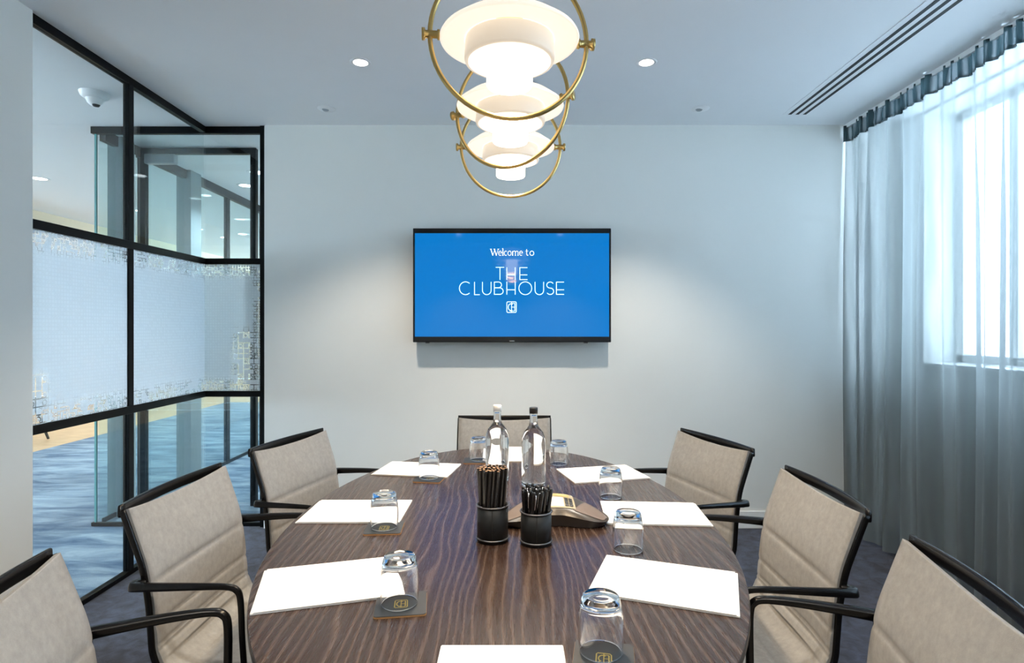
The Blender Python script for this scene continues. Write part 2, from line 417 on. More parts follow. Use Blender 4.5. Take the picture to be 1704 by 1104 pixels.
# ------------------------------------------------------------------ ceiling fittings
def downlight(x, y, label, lens, power, size=.045, group=None, spot=True, col=(1,.9,.76), ang=100):
    t = thing('recessed_downlight', label, 'downlight', (x, y, H), 0, group)
    m = MB().lathe([(size*.78,-.002),(size*1.0,-.004),(size*1.12,-.0035),(size*1.15,.0)], 32)
    m.build('trim_ring', M_WHITEP, t)
    MB().lathe([(0,-.003),(size*.80,-.002)], 24).build('lens', lens, t)
    if spot:
        l = bpy.data.lights.new('downlight_lamp', 'SPOT'); l.energy = power; l.color = col; l.spot_size = math.radians(ang); l.spot_blend = .6; l.shadow_soft_size = .03
        o = bpy.data.objects.new('downlight_lamp', l); COL.objects.link(o); o.location = (0,0,-.02); o.parent = t
    return t
downlight(-.75, 2.875, 'small round lit ceiling downlight left of the hanging pendants', M_LED, 62)
downlight(.66, 2.875, 'small round lit ceiling downlight right of the hanging pendants', M_LED, 62)
for (x, y) in ((-.75, .5), (.66, .5), (-.75, -.8), (.66, -.8)):  # extra lamps added above the frame to brighten the room
    downlight(x, y, 'small round ceiling downlight added out of view to brighten the room', M_LED, 62, group='added fill downlights over the near end of the room')
for x, nm in ((-1.11, 'left'), (1.12, 'right')):
    t = thing('ceiling_sensor', 'tiny flush round sensor on the ceiling near the back wall, %s of the television' % nm, 'ceiling sensor', (x, 3.48, H))
    MB().lathe([(0,-.008),(.018,-.008),(.03,-.004),(.052,-.003),(.054,0)], 28).build('sensor_body', M_WHITEP, t)
    MB().lathe([(0,-.014),(.014,-.013),(.022,-.005)], 16, c=(-.006,0,0)).build('sensor_lens', M_GREYM, t)
v = thing('linear_air_vent', 'long white ceiling air diffuser with three dark slots beside the curtain', 'air vent', (1.74, 2.3, H))
vb = MB(); vb.box(-.085, .085, -1.27, 1.27, -.003, 0); vb.build('vent_frame', M_CEIL, v)
for k in range(3):
    MB().box(-.055+k*.045, -.036+k*.045, -1.26, 1.265, -.0042, -.003).build('slot', M_DARKHOLE, v)
# hall ceiling
t = thing('dome_camera', 'white security dome with dark lens on the hall ceiling', 'dome camera', (-2.33, 3.25, H))
MB().lathe([(0,-.035),(.05,-.033),(.068,-.02),(.075,0)], 32).build('camera_base', M_WHITEP, t)
MB().lathe([(0,-.075),(.018,-.072),(.036,-.055),(.044,-.033)], 24).build('camera_dome', M_WHITEP, t)
MB().lathe([(0,-.079),(.014,-.077),(.020,-.068)], 16, c=(.012,-.006,0)).build('camera_lens', M_DARKHOLE, t)
HG = 'lit downlights on the hall ceiling'
for (x, y, lb) in ((-4.14, 5.1, 'lit hall ceiling downlight seen alone above the leftmost glass pane'),
               (-4.15, 6.5, 'lit hall ceiling downlight just right of the partition post'),
               (-2.45, 5.35, 'lit corridor ceiling downlight, nearer of the pair by the slanting rail'),
               (-2.40, 5.74, 'lit corridor ceiling downlight, farther of the pair by the slanting rail'),
               (-4.15, 7.7, 'small distant hall downlight, left one of the far cluster'),
               (-4.15, 8.4, 'small distant hall downlight, middle one of the far cluster'),
               (-3.75, 8.1, 'small distant hall downlight, right one of the far cluster')):
    downlight(x, y, lb, M_LEDH, 60, .07, group=HG, spot=y > 4, col=(.88, .95, 1))
for (x, y) in ((-3.2, .6), (-3.2, 2.6), (-6.5, 3), (-6.5, 7), (-3.6, 9.5), (-6, 12), (-2.15, 4.9), (-2.15, 7.0)):  # further lamps added as fill light for hall and lobby
    downlight(x, y, 'ceiling downlight added to brighten the hall', M_LEDH, 95 if x > -5 else 45, .07, group='added fill downlights in the hall', col=(.85, .94, 1) if x > -5 else (1, .8, .55), ang=130)
# small lounge seat in the hall, legs showing below the etched film
t = thing('lounge_chair', 'low lounge chair on dark splayed legs out in the hall', 'chair', (-5.55, 6.45, 0), .4)
MB().tube([(0,-.30,.42),(0,.30,.42)], .1, 16, sq=(.58,.14), up=(0,0,1)).build('seat', M_SLATE, t, fixn=True)
MB().tube([(-.27,-.30,.62),(-.27,.30,.62)], .1, 16, sq=(.12,.40), up=(0,0,1)).build('backrest', M_SLATE, t)
for sx in (-1, 1):
    for sy in (-1, 1):
        MB().tube([(sx*.17, sy*.18, .37), (sx*.26, sy*.27, 0)], [.022, .013], 10).build('leg', M_LEATHER, t)

# ------------------------------------------------------------------ curtain
cu = thing('sheer_curtain', 'floor-length grey sheer curtain across the whole window wall', 'curtain', (2.15, 0, 0))
NY, NZ = 900, 16
YA, YE = -1.5, 3.748
ph = [rnd.uniform(0, 6.28) for _ in range(8)]
def fold(y):
    return (.022*sin(y*41+ph[0]+1.6*sin(y*3.1+ph[1])) + .016*sin(y*67+ph[2]+1.3*sin(y*5+ph[3])) + .016*sin(y*13+ph[4]))
def cpt(u, w):
    y = YA + (YE-YA)*u; z = .02 + (2.50-.02)*w
    k = 1 - .55*max(0, (w-.72)/.28)
    yy = y + .010*sin(y*41+ph[5])*(1-w)
    return (fold(y)*k*(1.25-.25*w) + .012*sin(y*9+z*1.4+ph[6])*(1-w), yy, z)
MB().grid(cpt, NY, NZ).build('curtain_panel', M_SHEER, cu, fixn=False)
def hpt(u, w):
    y = YA + (YE-YA)*u; z = 2.485 + (2.588-2.485)*w
    return (fold(y)*.45 + .010*sin(y*118+ph[7]+sin(y*11)) - .006, y, z)
MB().grid(hpt, 1400, 5).build('curtain_heading', M_HEADING, cu, fixn=False)
MB().box(-.012, .012, YA, YE, 2.575, 2.5999).build('curtain_track', M_WHITEP, cu)

# ------------------------------------------------------------------ television
TVY = 3.66
k = TVY/970
def tvx(px): return (px-853)*k
def tvz(py): return CZ-(py-547)*k
tv = thing('television', 'wall-mounted black flat television showing a blue welcome screen', 'television', (0, 0, 0))
x0, x1, z0, z1 = tvx(687), tvx(1017), tvz(570), tvz(380)
cs = MB(); cs.box(x0, x1, TVY, TVY+.045, z0, z1).build('casing', M_TVB, tv, bevel=.004)
MB().box(x0+.25, x1-.25, TVY+.045, YB-.001, z0+.15, z1-.15).build('wall_mount', M_TVB, tv)
sx0, sx1, sz0, sz1 = tvx(690.5), tvx(1013.5), tvz(560.5), tvz(388.5)
scr = MB().box(sx0, sx1, TVY-.0012, TVY, sz0, sz1).build('screen', M_TVS, tv)
MB().box(-.02, .012, TVY-.0015, TVY, tvz(568.5), tvz(567)).build('logo_plate', M_GREYM, tv)
for px in (711, 975): MB().box(tvx(px)-.012, tvx(px)+.012, TVY+.002, TVY+.03, z0-.006, z0).build('foot_socket', M_RIM, tv)
TY = TVY-.0022
def stroke(m, pts, w, closed=False, mat=0):
    """flat ribbon of width w (crop pixels) along points given in crop pixels of the screen"""
    P = [Vector((p[0], p[1])) for p in pts]; n = len(P); L_, R_ = [], []
    for i, p in enumerate(P):
        if closed: a, b = P[i-1], P[(i+1) % n]
        else: a, b = P[max(i-1, 0)], P[min(i+1, n-1)]
        t1 = (p-a).normalized() if (p-a).length > 1e-6 else (b-p).normalized()
        t2 = (b-p).normalized() if (b-p).length > 1e-6 else t1
        nn = Vector((-(t1+t2).y, (t1+t2).x))
        nn = nn.normalized() if nn.length > 1e-6 else Vector((-t1.y, t1.x))
        c = max(.5, nn.dot(Vector((-t1.y, t1.x))))
        L_.append(p+nn*(w/2/c)); R_.append(p-nn*(w/2/c))
    W = lambda q: (tvx(660+q.x/3.942), TY, tvz(360+q.y/3.942))
    vs = [W(q) for q in L_] + [W(q) for q in R_]
    W2 = lambda q: (tvx(660+q.x/3.942), TVY-.0012, tvz(360+q.y/3.942))
    fs = [(i, (i+1) % n, n+(i+1) % n, n+i) for i in range(n if closed else n-1)]
    m.add(vs, fs, mat)
def arc(cx, cy, rx, ry, a0, a1, n=20): return [(cx+rx*cos(math.radians(a0+(a1-a0)*i/n)), cy+ry*sin(math.radians(a0+(a1-a0)*i/n))) for i in range(n+1)]
lt = MB(); w = 5.0
def T_(x, y, wd, h): stroke(lt, [(x,y),(x+wd,y)], w); stroke(lt, [(x+wd/2,y),(x+wd/2,y+h)], w)
def H_(x, y, wd, h, c): stroke(lt, [(x,y),(x,y+h)], w); stroke(lt, [(x+wd,y),(x+wd,y+h)], w); stroke(lt, [(x,y+h*c),(x+wd,y+h*c)], w)
def E_(x, y, wd, h, c):
    stroke(lt, [(x,y),(x,y+h)], w)
    for q in (.02, c, .98): stroke(lt, [(x,y+h*q),(x+wd,y+h*q)], w)
def U_(x, y, wd, h): stroke(lt, [(x,y),(x,y+h-wd/2)] + arc(x+wd/2, y+h-wd/2, wd/2, wd/2, 180, 0) + [(x+wd,y)], w)
T_(650, 336, 56, 82); H_(723, 336, 55, 82, .6); E_(808, 336, 50, 82, .6)
yb, hb = 431, 84
stroke(lt, arc(452, yb+hb/2, 40, hb/2, -48, -312, 30), w)
stroke(lt, [(511,yb),(511,yb+hb),(546,yb+hb)], w)
U_(563, yb, 57, hb)
stroke(lt, [(641,yb),(641,yb+hb)], w)
stroke(lt, [(641,yb+2)]+arc(668, yb+20, 20, 19, -90, 90)+[(641,yb+39)], w)
stroke(lt, [(641,yb+39)]+arc(676, yb+61, 23, 21.5, -90, 90)+[(641,yb+hb-2)], w)
H_(723, yb, 55, hb, .62)
stroke(lt, arc(844, yb+hb/2, 42, hb/2, 0, 360, 36)[:-1], w, True)
U_(908, yb, 56, hb)
stroke(lt, arc(1007, yb+21, 22, 20, -30, -250, 18)+arc(1007, yb+62, 23, 21, -70, 150, 18), w)
E_(1048, yb, 50, hb, .62)
lt.build('lettering', M_TVT, scr, fixn=False)
wl = MB()
xh0, xh1, cap = 229, 258, 216
def s2(pts, th): stroke(wl, pts, th)
def serif(x, y, ww=9): s2([(x-ww/2,y),(x+ww/2,y)], 2)
s2([(618,cap),(631,xh1)], 5.5); s2([(631,xh1),(643,cap+5)], 2.5); s2([(641,cap),(654,xh1)], 5.5); s2([(654,xh1),(667,cap)], 2.5)
for x in (618, 641, 667): serif(x, cap, 12)
def e_(cx): s2(arc(cx, 243.5, 10, 14.5, 0, -310, 18), 3.6); s2([(cx-10,242),(cx+10,242)], 2.2)
e_(679); s2([(697,212),(697,xh1)], 5); serif(697, xh1, 11); serif(694, 212, 6)
s2(arc(716, 243.5, 10, 14.5, -50, -310, 16), 3.6)
s2(arc(741, 243.5, 11, 14.5, 0, 360, 22)[:-1]+[(752,243.5)], 3.8)
s2([(761,xh0),(761,xh1)], 4.6); s2([(761,236)]+arc(771, 237, 8, 8, -150, 0, 8)+[(779,xh1)], 3.6); s2([(779,238)]+arc(789, 237, 8, 8, -160, 0, 8)+[(797,xh1)], 3.6)
for x in (761, 779, 797): serif(x, xh1, 9)
e_(816)
s2([(853,217),(853,250)]+arc(860, 250, 7, 7, 180, 60, 6), 4.4); s2([(846,xh0),(864,xh0)], 2.4)
s2(arc(887, 243.5, 13, 14.5, 0, 360, 22)[:-1]+[(900,243.5)], 4)
wl.build('lettering', M_TVT2, scr, fixn=False)
def emblem(fn):
    """the little framed monogram; fn(list of (x,y) in 0..1, width, closed) draws a stroke"""
    fn([(.08,0),(.92,0),(1,.08),(1,.92),(.92,1),(.08,1),(0,.92),(0,.08)], .075, True)
    fn([(.62+.0, .22)]+[(.42+.27*cos(math.radians(a)), .5+.32*sin(math.radians(a))) for a in range(-60, -301, -24)], .08, False)
    fn([(.5,.0),(.5,1)], .06, False); fn([(.5,.5),(.84,.5)], .06, False); fn([(.84,.14),(.84,.86)], .08, False); fn([(.5,.14),(.84,.14)], .05, False); fn([(.3,.86),(.84,.86)], .05, False)
em = MB(); emblem(lambda p, wd, c: stroke(em, [(723+x*62, 562+y*70) for x, y in p], wd*62, c))
em.build('emblem', M_TVT, scr, fixn=False)

# ------------------------------------------------------------------ pendants
def pendant(y, yaw, label):
    t = thing('globe_pendant', label, 'pendant lamp', (-.007, y, CZ+.66*1.0), yaw, 'brass ring pendants over the table')
    R = .180
    MB().tube([(R*cos(2*PI*i/64), 0, R*sin(2*PI*i/64)) for i in range(64)], .0056, 10, closed=True, up=(0,1,0)).build('brass_ring', M_BRASS, t)
    for s in (-1, 1):
        m = MB(); prof = [(0,-.004),(.0135,-.004),(.0135,.003),(.0085,.004),(.0085,.030),(.0115,.031),(.0115,.036),(0,.036)]
        m.lathe(prof, 20)
        m.v = [(s*(R+.014-z), x, yy) for (x, yy, z) in m.v]
        m.build('pivot_knob', M_BRASS, t)
    MB().lathe([(.030,.060),(.075,.050),(.125,.026),(.155,.004),(.1585,-.002),(.157,-.006),(.150,-.004),(.103,-.004)], 72).build('outer_shade', M_OPAL1, t)
    MB().lathe([(.101,-.004),(.103,-.046),(.101,-.052),(.095,-.053),(.094,-.053)], 64).lathe([(.094,-.053),(.054,-.0535)], 64, 1).build('middle_shade', [M_OPAL2, M_OPAL2B], t)
    MB().lathe([(.0525,-.050),(.0525,-.104),(.050,-.108),(0,-.108)], 48).build('diffuser', M_OPAL3, t)
    MB().lathe([(0,.075),(.028,.074),(.032,.060),(.032,.052),(0,.052)], 24).build('shade_cap', M_BRASS, t)
    top = H-(CZ+.66)
    MB().tube([(0,0,.07),(0,0,top-.02)], .0045, 10).build('stem', M_BRASS, t)
    MB().lathe([(0,top-.022),(.055,top-.022),(.058,top-.018),(.058,top-.0005),(0,top-.0005)], 32).build('ceiling_rose', M_BRASS, t)
    l = bpy.data.lights.new('pendant_bulb', 'SPOT'); l.energy = 26; l.color = (1, .76, .50); l.spot_size = math.radians(150); l.spot_blend = .8; l.shadow_soft_size = .045
    o = bpy.data.objects.new('pendant_bulb', l); COL.objects.link(o); o.location = (0,0,-.125); o.parent = t
pendant(1.33, .13, 'brass ring pendant with tiered opal shades, largest and nearest of three')
pendant(1.73, -.42, 'brass ring pendant turned sideways, middle one of the three opal lamps')
pendant(2.12, .0, 'brass ring pendant with opal shades, farthest and lowest of three in view')

# ------------------------------------------------------------------ table
TC = Vector((-.032, 1.693, 0)); TA, TB, TZ = .592, .994, .74
tt = thing('conference_table', 'large oval dark wood meeting table in the middle of the room', 'table', (TC.x, TC.y, 0), .0147)
N_ = 128
prof = [(0, TZ), (-.0015, TZ), (.0, TZ-.0015), (.0, TZ-.018), (-.004, TZ-.022), (-.05, TZ-.035)]
vs = []; fs = []
for j, (dr, z) in enumerate([(-.0015, TZ), (0, TZ-.002), (0, TZ-.016), (-.012, TZ-.026), (-.05, TZ-.034)]):
    vs += [((TA+dr)*cos(2*PI*i/N_), (TB+dr)*sin(2*PI*i/N_), z) for i in range(N_)]
for j in range(4):
    for i in range(N_): fs.append((j*N_+i, j*N_+(i+1) % N_, (j+1)*N_+(i+1) % N_, (j+1)*N_+i))
tm = MB(); tm.add(vs, fs, 1, False); tm.add([], [])
tm.f.append(tuple(range(N_))); tm.m.append(0); tm.sm.append(False)
tm.f.append(tuple(reversed(range(4*N_, 5*N_)))); tm.m.append(1); tm.sm.append(False)
tm.build('tabletop', [M_TABLE, M_TEDGE], tt)
for s in (-1, 1):
    MB().box(-.17, .17, s*.42-.03, s*.42+.03, .02, TZ-.034).build('pedestal', M_TEDGE, tt, bevel=.006)
    MB().box(-.26, .26, s*.42-.05, s*.42+.05, 0, .022).build('foot_plate', M_CHAIRB, tt, bevel=.005)
MB().box(-.02, .02, -.39, .39, .30, .40).build('stretcher', M_TEDGE, tt, bevel=.004)

# ------------------------------------------------------------------ chairs
def catmull(P, n):
    out = []
    for i in range(len(P)-1):
        p0, p1, p2, p3 = P[max(i-1,0)], P[i], P[i+1], P[min(i+2, len(P)-1)]
        for k in range(n):
            t = k/n
            out.append(tuple(.5*((2*b)+(-a+c)*t+(2*a-5*b+4*c-d)*t*t+(-a+3*b-3*c+d)*t**3) for a,b,c,d in zip(p0,p1,p2,p3)))
    out.append(tuple(P[-1])); return out
CW = .226                       # half width of the frame
CP = [(0,.850),(.026,.78),(.050,.71),(.064,.63),(.070,.56),(.076,.505),(.098,.462),(.145,.442),(.21,.436),(.29,.438),(.37,.446),(.44,.450),(.475,.438)]
prof = catmull([Vector((a, b)) for a, b in CP], 12); prof = [Vector(p) for p in prof]
def prof_n(i):
    t = (prof[min(i+1, len(prof)-1)] - prof[max(i-1, 0)]).normalized(); return Vector((-t.y, t.x))   # towards the sitter
seam_idx = []
for z in (.670, .572, .522, .492, .466):
    seam_idx.append(min(range(60), key=lambda i: abs(prof[i].y-z)))
for u in (.13, .165): seam_idx.append(min(range(60, len(prof)), key=lambda i: abs(prof[i].x-u)))
def puff(i):
    d = min(abs(i-s) for s in seam_idx)
    return -.0050*math.exp(-(d/1.0)**2)
def make_chair(name, label):
    t = thing(name, label, 'chair')
    n = len(prof); HW = CW-.005
    m = MB(); NW = 20; F = []; B = []
    for i in range(n):
        nn = prof_n(i); if_top = max(0, 1-i/14)
        for j in range(NW+1):
            w_ = -1+2*j/NW; y = w_*HW
            sag = (1-w_*w_)
            back_bow = -.012*sag*(1 if i < 60 else max(0, 1-(i-60)/20))         # back hollows behind the sitter
            p = prof[i] + nn*(.009+puff(i)*(.5+.5*sag) + back_bow*.9 - (0 if i < 66 else .010*sag) + .003*sin(w_*3+i*.05)) 
            z = p.y - .010*sag*if_top
            F.append((p.x, y, z)); q = p - nn*.011; B.append((q.x, y, z - (p.y-q.y)))
    b0 = 0; m.v = F + B; K = NW+1; off = len(F)
    for i in range(n-1):
        for j in range(NW):
            a = i*K+j
            m.f.append((a, a+1, a+K+1, a+K)); m.m.append(0); m.sm.append(True)
            m.f.append((off+a, off+a+K, off+a+K+1, off+a+1)); m.m.append(0); m.sm.append(True)
        for j in (0, NW):
            a = i*K+j; m.f.append((a, a+K, off+a+K, off+a)); m.m.append(0); m.sm.append(False)
    for i in (0, n-1):
        for j in range(NW):
            a = i*K+j; m.f.append((a, off+a, off+a+1, a+1)); m.m.append(0); m.sm.append(False)
    m.build('sling_seat', M_FABRIC, t)
    for s in (-1, 1):
        pts = []; hs = []
        for i in range(0, n, 2):
            nn = prof_n(i); p = prof[i] - nn*.006; pts.append((p.x, s*(CW-.002), p.y))
            hs.append((.008, .015 if i < 75 else .022))
        mm = MB(); mm.tube(pts, 0, 12, sq=[(b, a) for a, b in hs], up=(0, 1, 0)); mm.build('side_frame', M_CHAIRB, t)
        # arm: hooks round the rear of the side frame, runs forward, drops to the seat
        o = s*(CW+.022)
        arm = catmull([Vector(q) for q in [(.050, s*(CW-.002), .672), (.036, s*(CW+.012), .674), (.046, o, .676), (.11, o+s*.006, .680), (.19, o+s*.010, .684), (.262, o+s*.010, .685), (.290, o+s*.008, .677), (.299, o+s*.006, .650), (.300, o, .56), (.300, s*(CW+.010), .47), (.300, s*(CW+.004), .436)]], 6)
        na = len(arm); sq = []
        for i in range(na):
            q = i/(na-1); sq.append((.027-.013*min(1, q/.5), .024-.010*min(1, q/.5) + (.008*(q-.8)/.2 if q > .8 else 0)))
        # a flat section: wide across, thin vertically on the run
        MB().tube(arm, 0, 12, sq=[(b*1.1, a) for a, b in sq]).build('armrest', M_CHAIRB, t)
        leg = catmull([Vector(q) for q in [(.13, s*(CW-.030), .418), (.085, s*(CW-.010), .405), (.058, s*(CW+.004), .34), (.040, s*(CW+.014), .2), (.020, s*(CW+.026), .012)]], 5)
        nl = len(leg)
        MB().tube(leg, 0, 12, sq=[(.046-.026*i/(nl-1), .040-.020*i/(nl-1)) for i in range(nl)]).build('leg', M_CHAIRB, t)
        leg = catmull([Vector(q) for q in [(.35, s*(CW-.030), .418), (.385, s*(CW-.010), .405), (.405, s*(CW+.004), .34), (.420, s*(CW+.012), .2), (.438, s*(CW+.024), .012)]], 5)
        MB().tube(leg, 0, 12, sq=[(.040-.021*i/(nl-1), .036-.016*i/(nl-1)) for i in range(nl)]).build('leg', M_CHAIRB, t)
        for u_, e in ((.020, .026), (.438, .024)): MB().lathe([(0,0),(.014,0),(.014,.012),(.010,.016),(0,.016)], 16, c=(u_, s*(CW+e), 0)).build('foot_glide', M_PENB, t)
    # top bar bowed to the rear
    pts = [(-.010-.030*(1-w_*w_), w_*CW, .847-.004*(1-w_*w_)) for w_ in [-1+2*i/24 for i in range(25)]]
    MB().tube(pts, 0, 12, sq=(.010, .030), up=(0,0,1)).build('top_bar', M_CHAIRB, t)
    for u_, z_ in ((.14, .418), (.345, .418)): MB().tube([(u_, -CW, z_), (u_, CW, z_)], 0, 10, sq=(.034, .018), up=(0,0,1)).build('cross_bar', M_CHAIRB, t)
    return t
CG = 'grey sling meeting chairs round the table'
first = None
chairs = [(-.925, 1.625, -2, 'grey fabric meeting chair left of the table, middle one, in front of the glass post'),
          (-.862, 2.275, -15, 'grey fabric meeting chair at the far left of the table by the back wall'),
          (-.824, .915, 16, 'grey fabric meeting chair cut off at the lower left corner of the photo'),
          (.834, 1.592, 178, 'grey fabric meeting chair right of the table, middle one, lamplight on its seat'),
          (.778, 2.278, 197, 'grey fabric meeting chair at the far right of the table by the skirting'),
          (.767, .986, 168, 'grey fabric meeting chair cut off at the lower right corner of the photo'),
          (-.040, 2.84, -90, 'grey fabric meeting chair at the head of the table under the television')]
for i, (x, y, a, lb) in enumerate(chairs):
    if i == 0: c = first = make_chair('meeting_chair', lb)
    else: c = copy_tree(first); c['label'] = lb
    c['group'] = CG; c.location = (x, y, 0); c.rotation_euler = (0, 0, math.radians(a))

# ------------------------------------------------------------------ notepads
pads = [(-.388, 1.248, 16, 'white blank notepad at the near left seat beside a coaster with gold monogram'),
        (-.463, 1.735, 0, 'white blank notepad before the middle left chair, square to the table'),
        (-.367, 2.250, -9, 'white blank notepad before the far left chair'),
        (-.020, 2.527, 90, 'white blank notepad at the head seat, seen between the two bottles'),
        (.336, 2.182, 14, 'white blank notepad before the far right chair, crossed by a tumbler top'),
        (.414, 1.716, -4, 'white blank notepad before the middle right chair, next to the speakerphone'),
        (.327, 1.246, -20, 'white blank notepad at the near right seat, slanted beside the table edge'),
        (-.018, .854, 90, 'white blank notepad at the bottom edge of the photo, nearest the camera')]
def make_pad(lb):
    t = thing('notepad', lb, 'notepad')
    MB().box(-.146, .146, -.1035, .1035, 0, .0035).build('backing_sheets', M_PAPERE, t, bevel=.0006, seg=1)
    MB().box(-.1465, .140, -.104, .104, .0036, .0056).build('top_sheets', M_PAPER, t, bevel=.0004, seg=1)
    return t
pf = None
for i, (x, y, a, lb) in enumerate(pads):
    if i == 0: p = pf = make_pad(lb)
    else: p = copy_tree(pf); p['label'] = lb
    if x > 0: a += 0
    else: a += 180 if i < 3 else 0
    p['group'] = 'white notepads laid at each seat'
    p.location = (x, y, TZ+.0003); p.rotation_euler = (0, 0, math.radians(a))

# ------------------------------------------------------------------ coasters and tumblers
def make_coaster(lb):
    t = thing('coaster', lb, 'coaster')
    o = []
    for cx, cy, a0 in ((.043,.043,0),(-.043,.043,90),(-.043,-.043,180),(.043,-.043,270)):
        o += [(cx+.007*cos(math.radians(a0+a)), cy+.007*sin(math.radians(a0+a))) for a in (0,30,60,90)]
    MB().prism(o, 0, .0028).build('base', M_CORK, t)
    MB().prism([(x*.99, y*.99) for x, y in o], .0028, .0042).build('face', M_SLATE, t)
    e = MB()
    def fn(p, wd, closed):
        P = [Vector((-.012+x*.024, .014-y*.028)) for x, y in p]; n = len(P); w2 = wd*.024/2; A = []; B = []
        for i, q in enumerate(P):
            a, b = (P[i-1], P[(i+1) % n]) if closed else (P[max(i-1,0)], P[min(i+1,n-1)])
            d_ = (b-a).normalized(); nn = Vector((-d_.y, d_.x)); A.append((*(q+nn*w2*1.2), .0046)); B.append((*(q-nn*w2*1.2), .0046))
        e.add(A+B, [(i, (i+1) % n, n+(i+1) % n, n+i) for i in range(n if closed else n-1)])
    emblem(fn); e.build('gold_monogram', M_GOLD, t, fixn=False)
    return t
coasters = [(-.350, 1.590, 4, 'dark square coaster under the tumbler at the middle left notepad'),
            (-.220, 1.150, 8, 'dark square coaster with gold monogram, near left, tan edge showing'),
            (-.300, 2.110, -8, 'dark square coaster under the tumbler at the far left notepad'),
            (-.150, 2.400, 0, 'dark square coaster left of the white-capped bottle'),
            (.150, .960, -10, 'dark square coaster with gold monogram at the bottom right of centre')]
cf = None
for i, (x, y, a, lb) in enumerate(coasters):
    if i == 0: c = cf = make_coaster(lb)
    else: c = copy_tree(cf); c['label'] = lb
    c['group'] = 'dark square coasters with gold monogram'
    c.location = (x, y, TZ+.0003); c.rotation_euler = (0, 0, math.radians(a))
def tumbler_mesh():
    out = [(.0350,0),(.0362,.002),(.0378,.020),(.0382,.038),(.0372,.058),(.0348,.076),(.0322,.088),(.0300,.0935),(.0270,.0950)]
    inn = [(.0335,.0),(.0345,.004),(.0358,.020),(.0362,.038),(.0350,.056),(.0322,.072),(.0285,.0790),(.0150,.0805)]
    P = [(0,.0935),(.015,.0938)] + [(a, b) for a, b in reversed(out)] + inn + [(0,.0808)]
    return MB().lathe(P, 48)
tum = [(-.350, 1.590, .0052, 'upturned clear tumbler on the coaster at the middle left notepad'),
       (-.223, 1.150, .0052, 'upturned clear tumbler on the near left coaster, over the notepad corner'),
       (-.303, 2.115, .0052, 'upturned clear tumbler at the far left notepad'),
       (-.140, 2.405, .0052, 'upturned clear tumbler half behind the white-capped bottle'),
       (.186, 2.350, .0006, 'upturned clear tumbler right of the black-capped bottle'),
       (.318, 1.890, .0006, 'upturned clear tumbler between the far right and middle right notepads'),
       (.285, 1.440, .0006, 'upturned clear tumbler just right of the speakerphone'),
       (.148, .978, .0052, 'upturned clear tumbler nearest the camera, cut by the photo bottom')]
tf = None
for i, (x, y, dz, lb) in enumerate(tum):
    if i == 0: c = tf = tumbler_mesh().build('glass_tumbler', M_GLASS)
    else: c = tf.copy(); COL.objects.link(c)
    tag(c, lb, 'glass', 'upturned tumblers'); c.location = (x, y, TZ+dz)

# ------------------------------------------------------------------ water bottles
for (x, y, cap, lb) in ((-.055, 2.095, M_WCAP, 'clear glass water bottle with white cap'), (.073, 2.03, M_BCAP, 'clear glass water bottle with black cap')):
    t = thing('water_bottle', lb, 'bottle', (x, y, TZ+.0004), 0, 'glass water bottles')
    P = [(0,.004),(.030,.002),(.036,.0),(.0405,.004),(.042,.012),(.0422,.15),(.0405,.168),(.034,.186),(.0235,.199),(.0160,.209),(.0138,.222),(.0128,.240),(.0125,.2445),(.0142,.246),(.0142,.250),(.0125,.251),(0,.251)]
    MB().lathe(P, 56).build('bottle_body', M_WATER, t)
    MB().lathe([(0,.272),(.0135,.272),(.0148,.270),(.0148,.2515),(0,.2515)], 28).build('bottle_cap', cap, t)
    
# ------------------------------------------------------------------ pencil and pen holders
def holder(x, y, r, h, lb):
    t = thing('pencil_cup', lb, 'desk cup', (x, y, TZ+.0004), 0, 'round black cups')
    MB().lathe([(0,.0),(r,.0),(r,h-.004),(r-.003,h-.004),(r-.003,.004),(0,.004)], 48).build('cup_body', M_LEATHER, t)
    for z, nm in ((h-.004, 'rim_ring'), (.009, 'base_ring')):
        MB().tube([((r+.001)*cos(2*PI*i/48), (r+.001)*sin(2*PI*i/48), z) for i in range(48)], .0022, 8, closed=True, up=(0,0,1)).build(nm, M_RIM, t)
    MB().box(-.0006, .0006, -r-.0006, -r, .014, h-.01).build('stitch_seam', M_PENCIL, t)
    return t
holder(-.0515, 1.507, .040, .096, 'black leather cup on the left, packed with tall pencils')
holder(.0600, 1.486, .039, .086, 'black leather cup on the right, packed with glossy pens')
def fill(cx, cy, n, rbot, rtop, twist, zb, zl, maker, label, cat, group):
    f0 = None
    for i in range(n):
        q = math.sqrt((i+.5)/n); an = i*2.39996
        b = Vector((cx+rbot*q*cos(an), cy+rbot*q*sin(an), zb))
        a2 = an+twist; tpt = Vector((cx+rtop*q*cos(a2), cy+rtop*q*sin(a2), zb+zl))
        if f0 is None: o = f0 = maker()
        else: o = copy_tree(f0)
        tag(o, label, cat, group)
        d_ = (tpt-b).normalized()
        o.rotation_mode = 'QUATERNION'; o.rotation_quaternion = Vector((0,0,1)).rotation_difference(d_) @ Matrix.Rotation(rnd.uniform(0, 6.28), 4, 'Z').to_quaternion()
        o.location = b + d_*rnd.uniform(-.0015, .0025)
def mk_pencil():
    m = MB(); r = .0036
    hx = [(r*cos(PI/3*k), r*sin(PI/3*k)) for k in range(6)]; n = 6
    m.prism(hx, 0, .179); m.f.pop(1-len(m.f)) if False else None
    m.lathe([(0,.1795),(.0010,.1795)], 12, 0); m.lathe([(.0010,.1795),(.0031,.1794)], 12, 1)
    return m.build('pencil', [M_PENCIL, M_PWOOD], fixn=False)
fill(-.0515, 1.507, 44, .0315, .0385, .45, TZ+.007, .178, mk_pencil, 'black hexagonal pencil, bare wood end up, standing in the left cup', 'pencil', 'black pencils in the left cup')
